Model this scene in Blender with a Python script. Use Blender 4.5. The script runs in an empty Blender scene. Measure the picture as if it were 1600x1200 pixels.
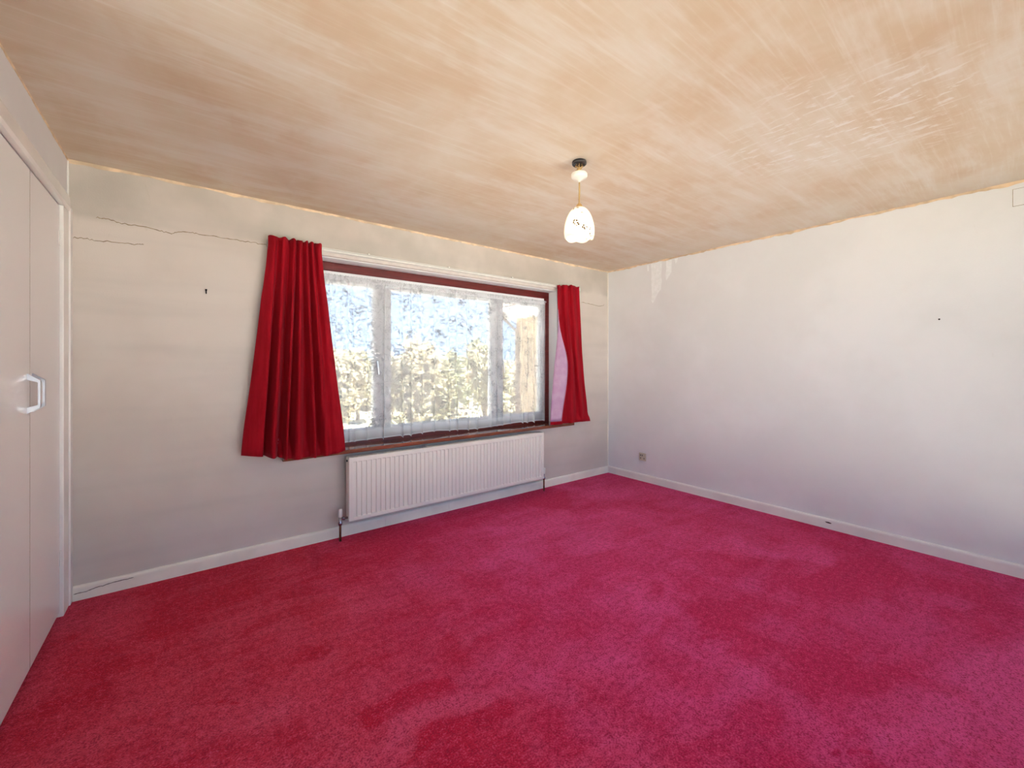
import bpy, bmesh, math, random
from mathutils import Vector
from mathutils.noise import noise as pnoise

random.seed(7)
SC = bpy.context.scene
COL = SC.collection
R = math.radians

# ------------------------------------------------------------------ camera
CAM_H = 1.285
W = 3.265            # inner face of the window wall
XL, XR = -0.519, 3.977
H = 2.4
YB = -0.40            # inner face of the wall behind the camera
cam_d = bpy.data.cameras.new('camera')
cam = bpy.data.objects.new('camera', cam_d)
COL.objects.link(cam)
cam.location = (0, 0, CAM_H)
cam.rotation_euler = (R(90), 0, R(-37.7))
cam_d.sensor_fit = 'HORIZONTAL'
cam_d.sensor_width = 36.0
cam_d.lens = 654.0 / 1600.0 * 36.0
cam_d.shift_y = -30.0 / 1600.0
cam_d.clip_start = 0.02
cam_d.clip_end = 500
SC.camera = cam

# ------------------------------------------------------------------ sky, sun, exposure
SKY = 1.0
SUN = 20.0
world = bpy.data.worlds.new('sky')
SC.world = world
world.use_nodes = True
wn, wl = world.node_tree.nodes, world.node_tree.links
wn.clear()
w_out = wn.new('ShaderNodeOutputWorld')
w_bg = wn.new('ShaderNodeBackground')
w_tc = wn.new('ShaderNodeTexCoord')
w_sep = wn.new('ShaderNodeSeparateXYZ')
w_rmp = wn.new('ShaderNodeValToRGB')
wl.new(w_tc.outputs['Generated'], w_sep.inputs[0])
wl.new(w_sep.outputs['Z'], w_rmp.inputs[0])
wl.new(w_rmp.outputs[0], w_bg.inputs[0])
wl.new(w_bg.outputs[0], w_out.inputs[0])
w_rmp.color_ramp.elements[0].position = 0.0
w_rmp.color_ramp.elements[0].color = (0.55, 0.745, 1.0, 1)
w_rmp.color_ramp.elements[1].position = 0.35
w_rmp.color_ramp.elements[1].color = (0.40, 0.60, 0.95, 1)
w_bg.inputs[1].default_value = SKY

sun_d = bpy.data.lights.new('sun', 'SUN')
sun_d.energy = SUN
sun_d.angle = R(0.6)
sun_d.color = (1.0, 0.95, 0.86)
sun = bpy.data.objects.new('sun', sun_d)
COL.objects.link(sun)
sun.rotation_euler = Vector((-0.42, 0.05, -0.906)).to_track_quat('-Z', 'Y').to_euler()
sun.location = (20, -16, 19)

vs = SC.view_settings
vs.view_transform = 'Standard'
vs.look = 'None'
vs.gamma = 1.0
vs.exposure = 1.38
vs.use_curve_mapping = False
cy = SC.cycles
cy.use_denoising = True
cy.max_bounces = 6
cy.diffuse_bounces = 4
cy.glossy_bounces = 3
cy.use_adaptive_sampling = True
cy.adaptive_threshold = 0.1
cy.adaptive_min_samples = 20
cy.transparent_max_bounces = 24
cy.sample_clamp_indirect = 6.0
cy.caustics_reflective = False
cy.caustics_refractive = False


# ------------------------------------------------------------------ node helpers
class NT:
    def __init__(s, name):
        s.m = bpy.data.materials.new(name)
        s.m.use_nodes = True
        s.t = s.m.node_tree
        s.n, s.l = s.t.nodes, s.t.links
        s.n.clear()
        s.out = s.n.new('ShaderNodeOutputMaterial')

    def new(s, kind, ins=None, **props):
        nd = s.n.new(kind)
        for k, v in props.items():
            setattr(nd, k, v)
        for k, v in (ins or {}).items():
            s.put(nd.inputs[k], v)
        return nd

    def put(s, sock, v):
        if isinstance(v, bpy.types.NodeSocket):
            s.l.new(v, sock)
        elif isinstance(v, bpy.types.Node):
            s.l.new(v.outputs[0], sock)
        else:
            if sock.type == 'RGBA' and len(v) == 3:
                v = (*v, 1)
            sock.default_value = v

    def math(s, op, a, b=None, c=None, clamp=False):
        nd = s.n.new('ShaderNodeMath')
        nd.operation = op
        nd.use_clamp = clamp
        for i, v in enumerate((a, b, c)):
            if v is not None:
                s.put(nd.inputs[i], v)
        return nd.outputs[0]

    def mix(s, f, a, b, mode='MIX'):
        nd = s.n.new('ShaderNodeMix')
        nd.data_type = 'RGBA'
        nd.blend_type = mode
        s.put(nd.inputs[0], f)
        s.put(nd.inputs[6], a)
        s.put(nd.inputs[7], b)
        return nd.outputs[2]

    def coord(s, which='Object', scale=(1, 1, 1), loc=(0, 0, 0), rot=(0, 0, 0)):
        tc = s.new('ShaderNodeTexCoord')
        mp = s.new('ShaderNodeMapping', {'Vector': tc.outputs[which], 'Scale': scale, 'Location': loc, 'Rotation': rot})
        return mp.outputs[0]

    def noise(s, vec, scale, detail=2.0, rough=0.5, dist=0.0):
        return s.new('ShaderNodeTexNoise', {'Vector': vec, 'Scale': scale, 'Detail': detail, 'Roughness': rough, 'Distortion': dist}).outputs[0]

    def ramp(s, f, lo, hi, smooth=True):
        nd = s.n.new('ShaderNodeMapRange')
        nd.interpolation_type = 'SMOOTHSTEP' if smooth else 'LINEAR'
        s.put(nd.inputs['Value'], f)
        nd.inputs['From Min'].default_value = lo
        nd.inputs['From Max'].default_value = hi
        return nd.outputs[0]

    def bump(s, h, strength=0.3, dist=0.01):
        return s.new('ShaderNodeBump', {'Height': h, 'Strength': strength, 'Distance': dist}).outputs[0]

    def bsdf(s, col, rough=0.6, normal=None, metal=0.0, **extra):
        b = s.new('ShaderNodeBsdfPrincipled', {'Base Color': col, 'Roughness': rough, 'Metallic': metal})
        if normal is not None:
            s.put(b.inputs['Normal'], normal)
        for k, v in extra.items():
            s.put(b.inputs[k.replace('_', ' ')], v)
        return b

    def done(s, sh):
        s.put(s.out.inputs[0], sh)
        return s.m


def simple(name, col, rough=0.5, metal=0.0, var=0.06, scale=12.0, bump=0.0, **extra):
    t = NT(name)
    v = t.coord()
    n = t.noise(v, scale, 3)
    dark = tuple(c * (1 - var) for c in col)
    lite = tuple(min(1, c * (1 + var)) for c in col)
    c = t.mix(t.ramp(n, 0.3, 0.7), dark, lite)
    nb = t.bump(t.noise(v, scale * 8, 3), bump, 0.004) if bump else None
    return t.done(t.bsdf(c, rough, nb, metal, **extra))


# ------------------------------------------------------------------ materials
def mat_wall_back():
    t = NT('stained_emulsion')
    v = t.coord()
    base = t.mix(t.ramp(t.noise(v, 0.9, 4, 0.6), 0.35, 0.65), (0.66, 0.57, 0.495), (0.73, 0.65, 0.58))
    sep = t.new('ShaderNodeSeparateXYZ', {0: v})
    # old smoke staining above the crack line
    wob = t.math('MULTIPLY', t.math('SUBTRACT', t.noise(v, 5, 3), 0.5), 0.08)
    top = t.ramp(t.math('ADD', sep.outputs['Z'], wob), 2.08, 2.13)
    stain = t.math('MULTIPLY', top, t.ramp(t.noise(v, 2.5, 4), 0.25, 0.75))
    base = t.mix(t.math('MULTIPLY', stain, 0.75), base, (0.47, 0.425, 0.36))
    # roller bands
    bands = t.noise(t.coord(scale=(0.6, 0.6, 7.0)), 1.0, 3)
    base = t.mix(t.math('MULTIPLY', t.ramp(bands, 0.45, 0.7), 0.25), base, (0.52, 0.47, 0.42))
    # scuffs
    sc = t.ramp(t.noise(t.coord(scale=(9, 9, 2)), 2.0, 6, 0.7, 0.6), 0.66, 0.74)
    base = t.mix(t.math('MULTIPLY', sc, 0.25), base, (0.45, 0.38, 0.30))
    h = t.noise(v, 140, 1, 0.6)
    return t.done(t.bsdf(base, 0.75, t.bump(h, 0.12, 0.003)))


def mat_wall_white(name='white_emulsion', a=(0.83, 0.83, 0.825), b=(0.885, 0.888, 0.89)):
    t = NT(name)
    v = t.coord()
    base = t.mix(t.ramp(t.noise(v, 1.1, 4, 0.6), 0.35, 0.65), a, b)
    sc = t.ramp(t.noise(t.coord(scale=(3, 3, 1.5), rot=(0.5, 0.2, 0)), 2.0, 6, 0.7, 0.8), 0.66, 0.76)
    base = t.mix(t.math('MULTIPLY', sc, 0.15), base, (0.62, 0.58, 0.52))
    h = t.noise(v, 140, 1, 0.6)
    return t.done(t.bsdf(base, 0.7, t.bump(h, 0.12, 0.003)))


def mat_ceiling():
    t = NT('skim_plaster')
    v = t.coord()
    warp = t.new('ShaderNodeVectorMath', {0: v, 1: t.new('ShaderNodeVectorMath', {0: t.new('ShaderNodeTexNoise', {'Vector': v, 'Scale': 0.8, 'Detail': 1.0}).outputs['Color'], 1: (0.10, 0.10, 0.0)}, operation='MULTIPLY').outputs[0]}, operation='ADD').outputs[0]

    def streak(sx, sy, rot, sc, det, ro):
        m = t.new('ShaderNodeMapping', {'Vector': warp, 'Scale': (sx, sy, 1), 'Rotation': (0, 0, rot)})
        return t.noise(m.outputs[0], sc, det, ro)
    big = t.ramp(t.noise(v, 0.9, 3, 0.6, 0.5), 0.33, 0.67)
    patch = t.noise(v, 2.4, 4, 0.65, 0.3)
    s1 = streak(0.9, 5.0, 0.06, 1.6, 5, 0.65)
    s2 = streak(1.0, 26.0, -0.05, 1.7, 5, 0.7)
    s3 = streak(7.0, 1.2, 0.35, 1.3, 4, 0.65)
    col = t.mix(big, (0.67, 0.51, 0.345), (0.72, 0.61, 0.47))
    col = t.mix(t.math('MULTIPLY', t.ramp(patch, 0.42, 0.68), 0.5), col, (0.78, 0.71, 0.60))
    col = t.mix(t.math('MULTIPLY', t.ramp(s1, 0.45, 0.70), 0.6), col, (0.79, 0.73, 0.64))
    col = t.mix(t.math('MULTIPLY', t.ramp(s2, 0.48, 0.76), 0.42), col, (0.83, 0.785, 0.71))
    col = t.mix(t.math('MULTIPLY', t.ramp(s3, 0.54, 0.76), 0.18), col, (0.80, 0.735, 0.65))
    col = t.mix(t.math('MULTIPLY', t.ramp(patch, 0.45, 0.30), 0.30), col, (0.60, 0.40, 0.24))
    # trowel scuffs near the far right of the room
    dv = t.new('ShaderNodeVectorMath', {0: v, 1: (2.45, 0.62, 2.4)}, operation='SUBTRACT').outputs[0]
    ln = t.new('ShaderNodeVectorMath', {0: dv}, operation='LENGTH').outputs['Value']
    area = t.ramp(t.math('ADD', ln, t.math('MULTIPLY', t.noise(v, 2.2, 3), 0.5)), 0.95, 0.45)
    sc = t.ramp(t.noise(t.new('ShaderNodeMapping', {'Vector': warp, 'Scale': (26, 7, 1), 'Rotation': (0, 0, 0.7)}).outputs[0], 1.3, 5, 0.7, 0.6), 0.52, 0.62)
    col = t.mix(t.math('MULTIPLY', t.math('MULTIPLY', area, sc), 0.75), col, (0.86, 0.82, 0.77))
    h = t.noise(t.coord(scale=(4, 40, 1)), 1.5, 2, 0.6)
    return t.done(t.bsdf(col, 0.62, t.bump(h, 0.2, 0.004)))


def mat_carpet():
    t = NT('red_carpet')
    v = t.coord()
    wcol = t.new('ShaderNodeTexNoise', {'Vector': v, 'Scale': 2.6, 'Detail': 3.0}).outputs['Color']
    woff = t.new('ShaderNodeVectorMath', {0: t.new('ShaderNodeVectorMath', {0: wcol, 1: (0.5, 0.5, 0.5)}, operation='SUBTRACT').outputs[0], 1: (0.22, 0.22, 0.0)}, operation='MULTIPLY').outputs[0]
    wv = t.new('ShaderNodeVectorMath', {0: v, 1: woff}, operation='ADD').outputs[0]
    # pile lying one way or the other, in brushed patches
    big = t.noise(v, 0.62, 2, 0.55, 0.9)
    vor = t.new('ShaderNodeTexVoronoi', {'Vector': wv, 'Scale': 1.9}, feature='F1').outputs['Color']
    vorv = t.new('ShaderNodeSeparateColor', {0: vor}).outputs[0]
    vor2 = t.new('ShaderNodeTexVoronoi', {'Vector': t.new('ShaderNodeMapping', {'Vector': wv, 'Scale': (1.0, 3.0, 1.0), 'Rotation': (0, 0, 0.9)}).outputs[0], 'Scale': 2.3}, feature='F1').outputs['Color']
    vor2v = t.new('ShaderNodeSeparateColor', {0: vor2}).outputs[1]
    st1 = t.noise(t.new('ShaderNodeMapping', {'Vector': wv, 'Scale': (1.2, 6.0, 1.0), 'Rotation': (0, 0, 0.25)}).outputs[0], 1.7, 3, 0.6)
    st2 = t.noise(t.new('ShaderNodeMapping', {'Vector': wv, 'Scale': (7.0, 1.3, 1.0), 'Rotation': (0, 0, -0.5)}).outputs[0], 1.5, 3, 0.6)
    mid = t.noise(v, 3.2, 3, 0.65, 0.4)
    p = t.math('MULTIPLY', big, 1.0)
    for q, wgt in ((vorv, 0.16), (vor2v, 0.14), (st1, 0.55), (st2, 0.4), (mid, 0.7)):
        p = t.math('ADD', p, t.math('MULTIPLY', t.math('SUBTRACT', q, 0.5), wgt))
    p = t.ramp(p, 0.26, 0.74, False)

    def rect(cx, cy, hx, hy, rot, soft=0.05, vec=None):
        m = t.new('ShaderNodeMapping', {'Vector': vec or wv, 'Location': (-cx, -cy, 0)})
        m2 = t.new('ShaderNodeMapping', {'Vector': m.outputs[0], 'Rotation': (0, 0, -rot)})
        s = t.new('ShaderNodeSeparateXYZ', {0: m2.outputs[0]})
        ax = t.ramp(t.math('ABSOLUTE', s.outputs[0]), hx + soft, hx - soft)
        ay = t.ramp(t.math('ABSOLUTE', s.outputs[1]), hy + soft, hy - soft)
        return t.math('MULTIPLY', ax, ay)
    # (centre, half size, turn, change of pile shade)
    for cx, cy, hx, hy, rot, sh, sf in (
            (2.75, 0.62, 0.85, 0.36, -0.32, -0.42, 0.06), (2.35, 0.10, 0.60, 0.16, -0.25, 0.35, 0.04),
            (2.30, 2.05, 0.75, 0.55, -0.6, 0.30, 0.15), (3.25, 1.18, 0.28, 0.15, -1.0, 0.32, 0.04),
            (2.08, 1.37, 0.13, 0.025, 0.45, -0.45, 0.015), (0.66, 1.53, 0.17, 0.055, -0.18, -0.65, 0.02),
            (0.72, 1.40, 0.16, 0.05, -0.25, 0.35, 0.02), (0.78, 1.30, 0.16, 0.045, -0.25, -0.5, 0.02),
            (0.62, 3.0, 0.80, 0.30, 0.06, -0.32, 0.12), (-0.15, 2.75, 0.35, 0.5, 0.0, -0.30, 0.15),  # both deepen the left, carrying its warm shadow in the colour
            (2.0, 3.05, 1.0, 0.17, 0.02, -0.40, 0.08), (1.35, 1.0, 0.5, 0.5, 0.4, 0.14, 0.2),
            (0.25, 1.35, 0.3, 0.35, 0.3, 0.10, 0.15), (3.0, 2.55, 0.55, 0.16, -0.7, -0.28, 0.06),
            (0.95, 2.3, 0.6, 0.18, 0.12, 0.15, 0.08)):
        p = t.math('ADD', p, t.math('MULTIPLY', rect(cx, cy, hx, hy, rot, sf), sh))
    # dents left by furniture feet
    dent = None
    for cx, cy in ((0.107, 1.94), (0.14, 1.90), (1.963, 0.982), (1.99, 0.94), (1.93, 1.01), (1.74, 0.411), (1.78, 0.38), (1.70, 0.44)):
        d = rect(cx, cy, 0.018, 0.006, random.uniform(-1, 1), 0.006, vec=v)
        dent = d if dent is None else t.math('MAXIMUM', dent, d)
    p = t.math('SUBTRACT', p, t.math('MULTIPLY', dent, 0.9))
    p = t.math('MULTIPLY', p, 1.0, clamp=True)
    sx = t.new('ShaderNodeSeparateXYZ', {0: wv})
    light_tint = t.ramp(t.math('ADD', sx.outputs[0], t.math('MULTIPLY', t.math('SUBTRACT', mid, 0.5), 0.8)), 0.2, 1.9)  # redder left, pinker middle: warm shadow and sheen put into the colour
    deep = t.mix(light_tint, (0.60, 0.006, 0.026), (0.62, 0.011, 0.090))
    pale = t.mix(light_tint, (0.76, 0.070, 0.125), (0.80, 0.075, 0.255))
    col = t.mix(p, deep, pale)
    # tuft grain
    g = t.noise(v, 150, 2, 0.7)
    g2 = t.noise(v, 42, 2, 0.6)
    grain = t.math('ADD', t.math('MULTIPLY', g, 0.65), t.math('MULTIPLY', g2, 0.35))
    col = t.mix(t.math('MULTIPLY', t.ramp(grain, 0.53, 0.38), 0.80), col, (0.36, 0.003, 0.030))
    col = t.mix(t.math('MULTIPLY', t.ramp(grain, 0.52, 0.64), 0.50), col, (0.88, 0.12, 0.27))
    b = t.bsdf(col, 0.95, t.bump(g, 0.7, 0.010))
    b.inputs['Sheen Weight'].default_value = 0.12
    b.inputs['Sheen Roughness'].default_value = 0.5
    b.inputs['Sheen Tint'].default_value = (1.0, 0.62, 0.75, 1)
    b.inputs['Specular IOR Level'].default_value = 0.1
    return t.done(b)


def mat_wood(name, a, b, rough=0.3, axis=(1.5, 18, 18), coat=0.0):
    t = NT(name)
    v = t.coord(scale=axis)
    n = t.noise(v, 3.0, 5, 0.6, 1.2)
    col = t.mix(t.ramp(n, 0.3, 0.7), a, b)
    return t.done(t.bsdf(col, rough, t.bump(n, 0.05, 0.001), 0.0, Coat_Weight=coat, Coat_Roughness=0.08))


def mat_velvet():
    t = NT('red_velvet')
    v = t.coord()
    n = t.noise(t.coord(scale=(9, 9, 1.2)), 2.5, 4, 0.6)
    fine = t.noise(v, 260, 2)
    col = t.mix(t.ramp(n, 0.3, 0.7), (0.33, 0.003, 0.010), (0.45, 0.006, 0.018))
    b = t.bsdf(col, 0.8, t.bump(fine, 0.25, 0.003))
    b.inputs['Specular IOR Level'].default_value = 0.15
    b.inputs['Sheen Weight'].default_value = 0.12
    b.inputs['Sheen Roughness'].default_value = 0.35
    b.inputs['Sheen Tint'].default_value = (1.0, 0.35, 0.42, 1)
    tr = t.new('ShaderNodeBsdfTranslucent', {'Color': (0.55, 0.01, 0.05)})
    return t.done(t.new('ShaderNodeMixShader', {0: 0.08, 1: b.outputs[0], 2: tr.outputs[0]}))


def mat_lining():
    t = NT('sateen_lining')
    v = t.coord()
    n = t.noise(v, 14, 4, 0.6)
    col = t.mix(t.ramp(n, 0.3, 0.7), (0.60, 0.33, 0.52), (0.70, 0.44, 0.62))
    b = t.bsdf(col, 0.38, t.bump(t.noise(v, 30, 3), 0.15, 0.004))
    b.inputs['Sheen Weight'].default_value = 0.3
    tr = t.new('ShaderNodeBsdfTranslucent', {'Color': (0.7, 0.1, 0.25)})
    return t.done(t.new('ShaderNodeMixShader', {0: 0.2, 1: b.outputs[0], 2: tr.outputs[0]}))


def mat_net():
    """white lace net: UV is in metres of cloth (u along, v up from the hem)"""
    t = NT('lace_net')
    uv = t.new('ShaderNodeTexCoord').outputs['UV']
    sep = t.new('ShaderNodeSeparateXYZ', {0: uv})
    vv = sep.outputs[1]
    wn_ = t.new('ShaderNodeTexNoise', {'Vector': uv, 'Scale': 40.0, 'Detail': 2.0}).outputs['Color']
    wo = t.new('ShaderNodeVectorMath', {0: t.new('ShaderNodeVectorMath', {0: wn_, 1: (0.5, 0.5, 0.5)}, operation='SUBTRACT').outputs[0], 1: (0.022, 0.022, 0.0)}, operation='MULTIPLY').outputs[0]
    wv = t.new('ShaderNodeVectorMath', {0: uv, 1: wo}, operation='ADD').outputs[0]
    # flower sprigs
    v1 = t.new('ShaderNodeTexVoronoi', {'Vector': wv, 'Scale': 8.5, 'Randomness': 0.7}, feature='F1').outputs['Distance']
    flower = t.ramp(v1, 0.36, 0.29)
    petal = t.new('ShaderNodeTexVoronoi', {'Vector': wv, 'Scale': 48.0}, feature='F1').outputs['Distance']
    flower = t.math('MULTIPLY', flower, t.ramp(petal, 0.62, 0.40))
    # curling stems
    nz = t.noise(uv, 17.0, 2, 0.5, 1.2)
    stem = t.ramp(t.math('ABSOLUTE', t.math('SUBTRACT', nz, 0.5)), 0.036, 0.018)
    ring = t.ramp(t.math('ABSOLUTE', t.math('SUBTRACT', v1, 0.40)), 0.045, 0.02)
    ring = t.math('MULTIPLY', ring, t.ramp(t.noise(uv, 24, 2), 0.46, 0.54))
    pat = t.math('MAXIMUM', t.math('MAXIMUM', flower, t.math('MULTIPLY', stem, 0.85)), t.math('MULTIPLY', ring, 0.8))
    # border of rosettes above the hem
    mb = t.new('ShaderNodeMapping', {'Vector': wv, 'Scale': (1, 1, 1), 'Location': (0, -0.055, 0)})
    v2 = t.new('ShaderNodeTexVoronoi', {'Vector': mb.outputs[0], 'Scale': 8.2, 'Randomness': 0.12}, feature='F1').outputs['Distance']
    ros = t.math('MAXIMUM', t.ramp(t.math('ABSOLUTE', t.math('SUBTRACT', v2, 0.34)), 0.08, 0.03), t.ramp(v2, 0.16, 0.10))
    ros = t.math('MULTIPLY', ros, t.ramp(petal, 0.5, 0.35))
    band = t.math('MULTIPLY', t.ramp(vv, 0.08, 0.10), t.ramp(vv, 0.28, 0.22))
    pat = t.math('MAXIMUM', pat, t.math('MULTIPLY', ros, band))
    pat = t.math('MULTIPLY', pat, t.math('MULTIPLY', t.ramp(vv, 0.084, 0.092), t.math('ADD', 0.45, t.math('MULTIPLY', t.ramp(vv, 1.26, 1.25), 0.55))))
    op = t.math('ADD', NET_OPEN, t.math('MULTIPLY', pat, 0.44))
    op = t.math('MAXIMUM', op, t.math('MULTIPLY', t.ramp(vv, 0.085, 0.08), 0.62))
    op = t.math('MAXIMUM', op, t.math('MULTIPLY', t.ramp(vv, 0.012, 0.010), 0.85))
    op = t.math('MAXIMUM', op, t.math('MULTIPLY', t.ramp(vv, 1.255, 1.26), 0.80))
    thread = t.mix(pat, (0.82, 0.83, 0.85), (0.34, 0.35, 0.36))
    dif = t.new('ShaderNodeBsdfDiffuse', {'Color': thread})
    trl = t.new('ShaderNodeBsdfTranslucent', {'Color': thread})
    cloth = t.new('ShaderNodeMixShader', {0: 0.14, 1: dif.outputs[0], 2: trl.outputs[0]})
    tra = t.new('ShaderNodeBsdfTransparent')
    return t.done(t.new('ShaderNodeMixShader', {0: op, 1: tra.outputs[0], 2: cloth.outputs[0]}))


def mat_glass():
    t = NT('window_glass')
    tr = t.new('ShaderNodeBsdfTransparent', {'Color': (0.93, 0.95, 0.95)})
    gl = t.new('ShaderNodeBsdfGlossy', {'Color': (1, 1, 1), 'Roughness': 0.02})
    fr = t.new('ShaderNodeFresnel', {'IOR': 1.45})
    return t.done(t.new('ShaderNodeMixShader', {0: t.math('MULTIPLY', fr.outputs[0], 0.9), 1: tr.outputs[0], 2: gl.outputs[0]}))


def mat_shade():
    t = NT('opal_glass')
    v = t.coord()
    m = t.ramp(t.new('ShaderNodeTexVoronoi', {'Vector': v, 'Scale': 24.0}, feature='F1').outputs['Distance'], 0.42, 0.32)
    region = t.ramp(t.noise(v, 11.0, 2), 0.46, 0.52)
    pet = t.ramp(t.new('ShaderNodeTexVoronoi', {'Vector': v, 'Scale': 90.0}, feature='F1').outputs['Distance'], 0.55, 0.35)
    f = t.math('MULTIPLY', t.math('MULTIPLY', m, region), pet)
    col = t.mix(f, (0.93, 0.91, 0.86), (0.10, 0.06, 0.02))
    b = t.bsdf(col, 0.2)
    tr = t.new('ShaderNodeBsdfTranslucent', {'Color': col})
    return t.done(t.new('ShaderNodeMixShader', {0: 0.35, 1: b.outputs[0], 2: tr.outputs[0]}))


def mat_brick():
    t = NT('brick')
    v = t.coord(rot=(0, R(90), R(90)))
    tex = t.new('ShaderNodeTexBrick', {'Vector': v, 'Color1': (0.40, 0.27, 0.13), 'Color2': (0.46, 0.33, 0.17), 'Mortar': (0.45, 0.40, 0.32), 'Scale': 4.4, 'Mortar Size': 0.012})
    return t.done(t.bsdf(tex.outputs[0], 0.9))


def mat_leaf(name, a, b):
    t = NT(name)
    n = t.noise(t.coord(), 1.4, 4, 0.7)
    col = t.mix(t.ramp(n, 0.3, 0.7), a, b)
    d = t.bsdf(col, 0.8)
    tr = t.new('ShaderNodeBsdfTranslucent', {'Color': col})
    return t.done(t.new('ShaderNodeMixShader', {0: 0.4, 1: d.outputs[0], 2: tr.outputs[0]}))


NET_OPEN = 0.52
M = {
    'wall_back': mat_wall_back(),
    'wall_white': mat_wall_white(),
    'wall_left': mat_wall_white('lilac_white_emulsion', (0.76, 0.73, 0.72), (0.82, 0.80, 0.79)),
    'reveal': mat_wall_white('reveal_paint', (0.90, 0.91, 0.905), (0.93, 0.94, 0.935)),
    'ceiling': mat_ceiling(),
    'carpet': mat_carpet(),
    'gloss_white': simple('gloss_white_paint', (0.92, 0.89, 0.84), 0.25, var=0.05, scale=3),
    'cream_paint': simple('cream_gloss_paint', (0.92, 0.86, 0.75), 0.35, var=0.06, scale=5),
    'door': simple('satin_door_laminate', (0.94, 0.92, 0.895), 0.30, var=0.02, scale=1.5),
    'upvc': simple('white_upvc', (0.92, 0.93, 0.94), 0.35, var=0.02),
    'mahogany': mat_wood('mahogany_stain', (0.11, 0.008, 0.007), (0.18, 0.014, 0.011), 0.4),
    'sill_wood': mat_wood('sill_hardwood', (0.17, 0.040, 0.016), (0.25, 0.065, 0.024), 0.13, coat=0.8),
    'velvet': mat_velvet(),
    'lining': mat_lining(),
    'net': mat_net(),
    'glass': mat_glass(),
    'shade': mat_shade(),
    'radiator': simple('radiator_enamel', (0.88, 0.82, 0.74), 0.32, var=0.02, scale=2),
    'track_paint': simple('yellowed_track_paint', (0.70, 0.64, 0.58), 0.4, var=0.05),
    'plastic_white': simple('white_plastic', (0.80, 0.78, 0.72), 0.35, var=0.02),
    'plastic_cream': simple('cream_plastic', (0.66, 0.58, 0.44), 0.35, var=0.05),
    'plastic_black': simple('black_plastic', (0.012, 0.013, 0.015), 0.3, var=0.2),
    'copper': simple('tarnished_copper', (0.17, 0.06, 0.028), 0.4, 0.6, var=0.3, scale=40),
    'chrome': simple('dull_chrome', (0.42, 0.36, 0.40), 0.25, 0.9, var=0.1),
    'alu': simple('satin_aluminium', (0.66, 0.68, 0.72), 0.28, 0.75, var=0.05),
    'brass': simple('brass', (0.62, 0.40, 0.16), 0.35, 0.6, var=0.15),
    'flex': simple('gold_flex', (0.42, 0.26, 0.09), 0.6, var=0.15),
    'rose': simple('rose_ceramic', (0.80, 0.75, 0.66), 0.3, var=0.03),
    'crack': simple('crack_shadow', (0.30, 0.22, 0.13), 0.9, var=0.25, scale=60),
    'crack_dark': simple('split_paint', (0.07, 0.04, 0.025), 0.9, var=0.25, scale=60),
    'raw_plaster': simple('raw_white_plaster', (0.95, 0.97, 0.96), 0.8, var=0.04, scale=30),
    'peach_plaster': simple('peach_plaster', (0.78, 0.60, 0.40), 0.7, var=0.18, scale=14),
    'dark_metal': simple('dark_nail', (0.03, 0.026, 0.022), 0.4, 0.5, var=0.2),
    'brick': mat_brick(),
    'fascia': simple('white_fascia', (0.80, 0.80, 0.80), 0.4, var=0.03),
    'tile_roof': simple('roof_tile', (0.30, 0.20, 0.15), 0.8, var=0.2, scale=6),
    'grass': simple('pale_paving', (0.43, 0.415, 0.385), 0.9, var=0.1, scale=0.8),
    'field': simple('straw_field', (0.55, 0.50, 0.34), 0.9, var=0.15, scale=0.5),
    'concrete': simple('pale_concrete', (0.74, 0.72, 0.67), 0.85, var=0.06, scale=1.5),
    'bark': simple('bark', (0.25, 0.19, 0.13), 0.9, var=0.3, scale=8),
    'leaf_a': mat_leaf('leaves_olive', (0.34, 0.315, 0.17), (0.58, 0.54, 0.36)),
    'leaf_b': mat_leaf('leaves_straw', (0.42, 0.37, 0.24), (0.66, 0.60, 0.44)),
    'leaf_c': mat_leaf('leaves_green', (0.28, 0.29, 0.15), (0.50, 0.49, 0.30)),
}


# ------------------------------------------------------------------ object helpers
def link(name, me, mat=None, parent=None):
    o = bpy.data.objects.new(name, me)
    COL.objects.link(o)
    if mat is not None and me is not None:
        me.materials.append(M[mat])
    if parent is not None:
        o.parent = parent
    return o


def mesh(name, verts, faces, mat, parent=None, smooth=False):
    me = bpy.data.meshes.new(name)
    me.from_pydata([tuple(v) for v in verts], [], faces)
    me.update()
    if smooth:
        me.polygons.foreach_set('use_smooth', [True] * len(me.polygons))
    return link(name, me, mat, parent)


def bm_obj(name, bm, mat, parent=None, smooth=False):
    me = bpy.data.meshes.new(name)
    bmesh.ops.recalc_face_normals(bm, faces=bm.faces)
    bm.to_mesh(me)
    bm.free()
    if smooth:
        me.polygons.foreach_set('use_smooth', [True] * len(me.polygons))
    return link(name, me, mat, parent)


def add_box(bm, lo, hi, bevel=0.0, seg=2):
    vs_ = [bm.verts.new((x, y, z)) for x in (lo[0], hi[0]) for y in (lo[1], hi[1]) for z in (lo[2], hi[2])]
    fs = [(0, 1, 3, 2), (4, 6, 7, 5), (0, 4, 5, 1), (2, 3, 7, 6), (0, 2, 6, 4), (1, 5, 7, 3)]
    faces = [bm.faces.new([vs_[i] for i in f]) for f in fs]
    if bevel:
        edges = list({e for f in faces for e in f.edges})
        bmesh.ops.bevel(bm, geom=edges, offset=bevel, segments=seg, affect='EDGES', profile=0.5)


def box(name, lo, hi, mat, parent=None, bevel=0.0):
    bm = bmesh.new()
    add_box(bm, lo, hi, bevel)
    return bm_obj(name, bm, mat, parent)


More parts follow.
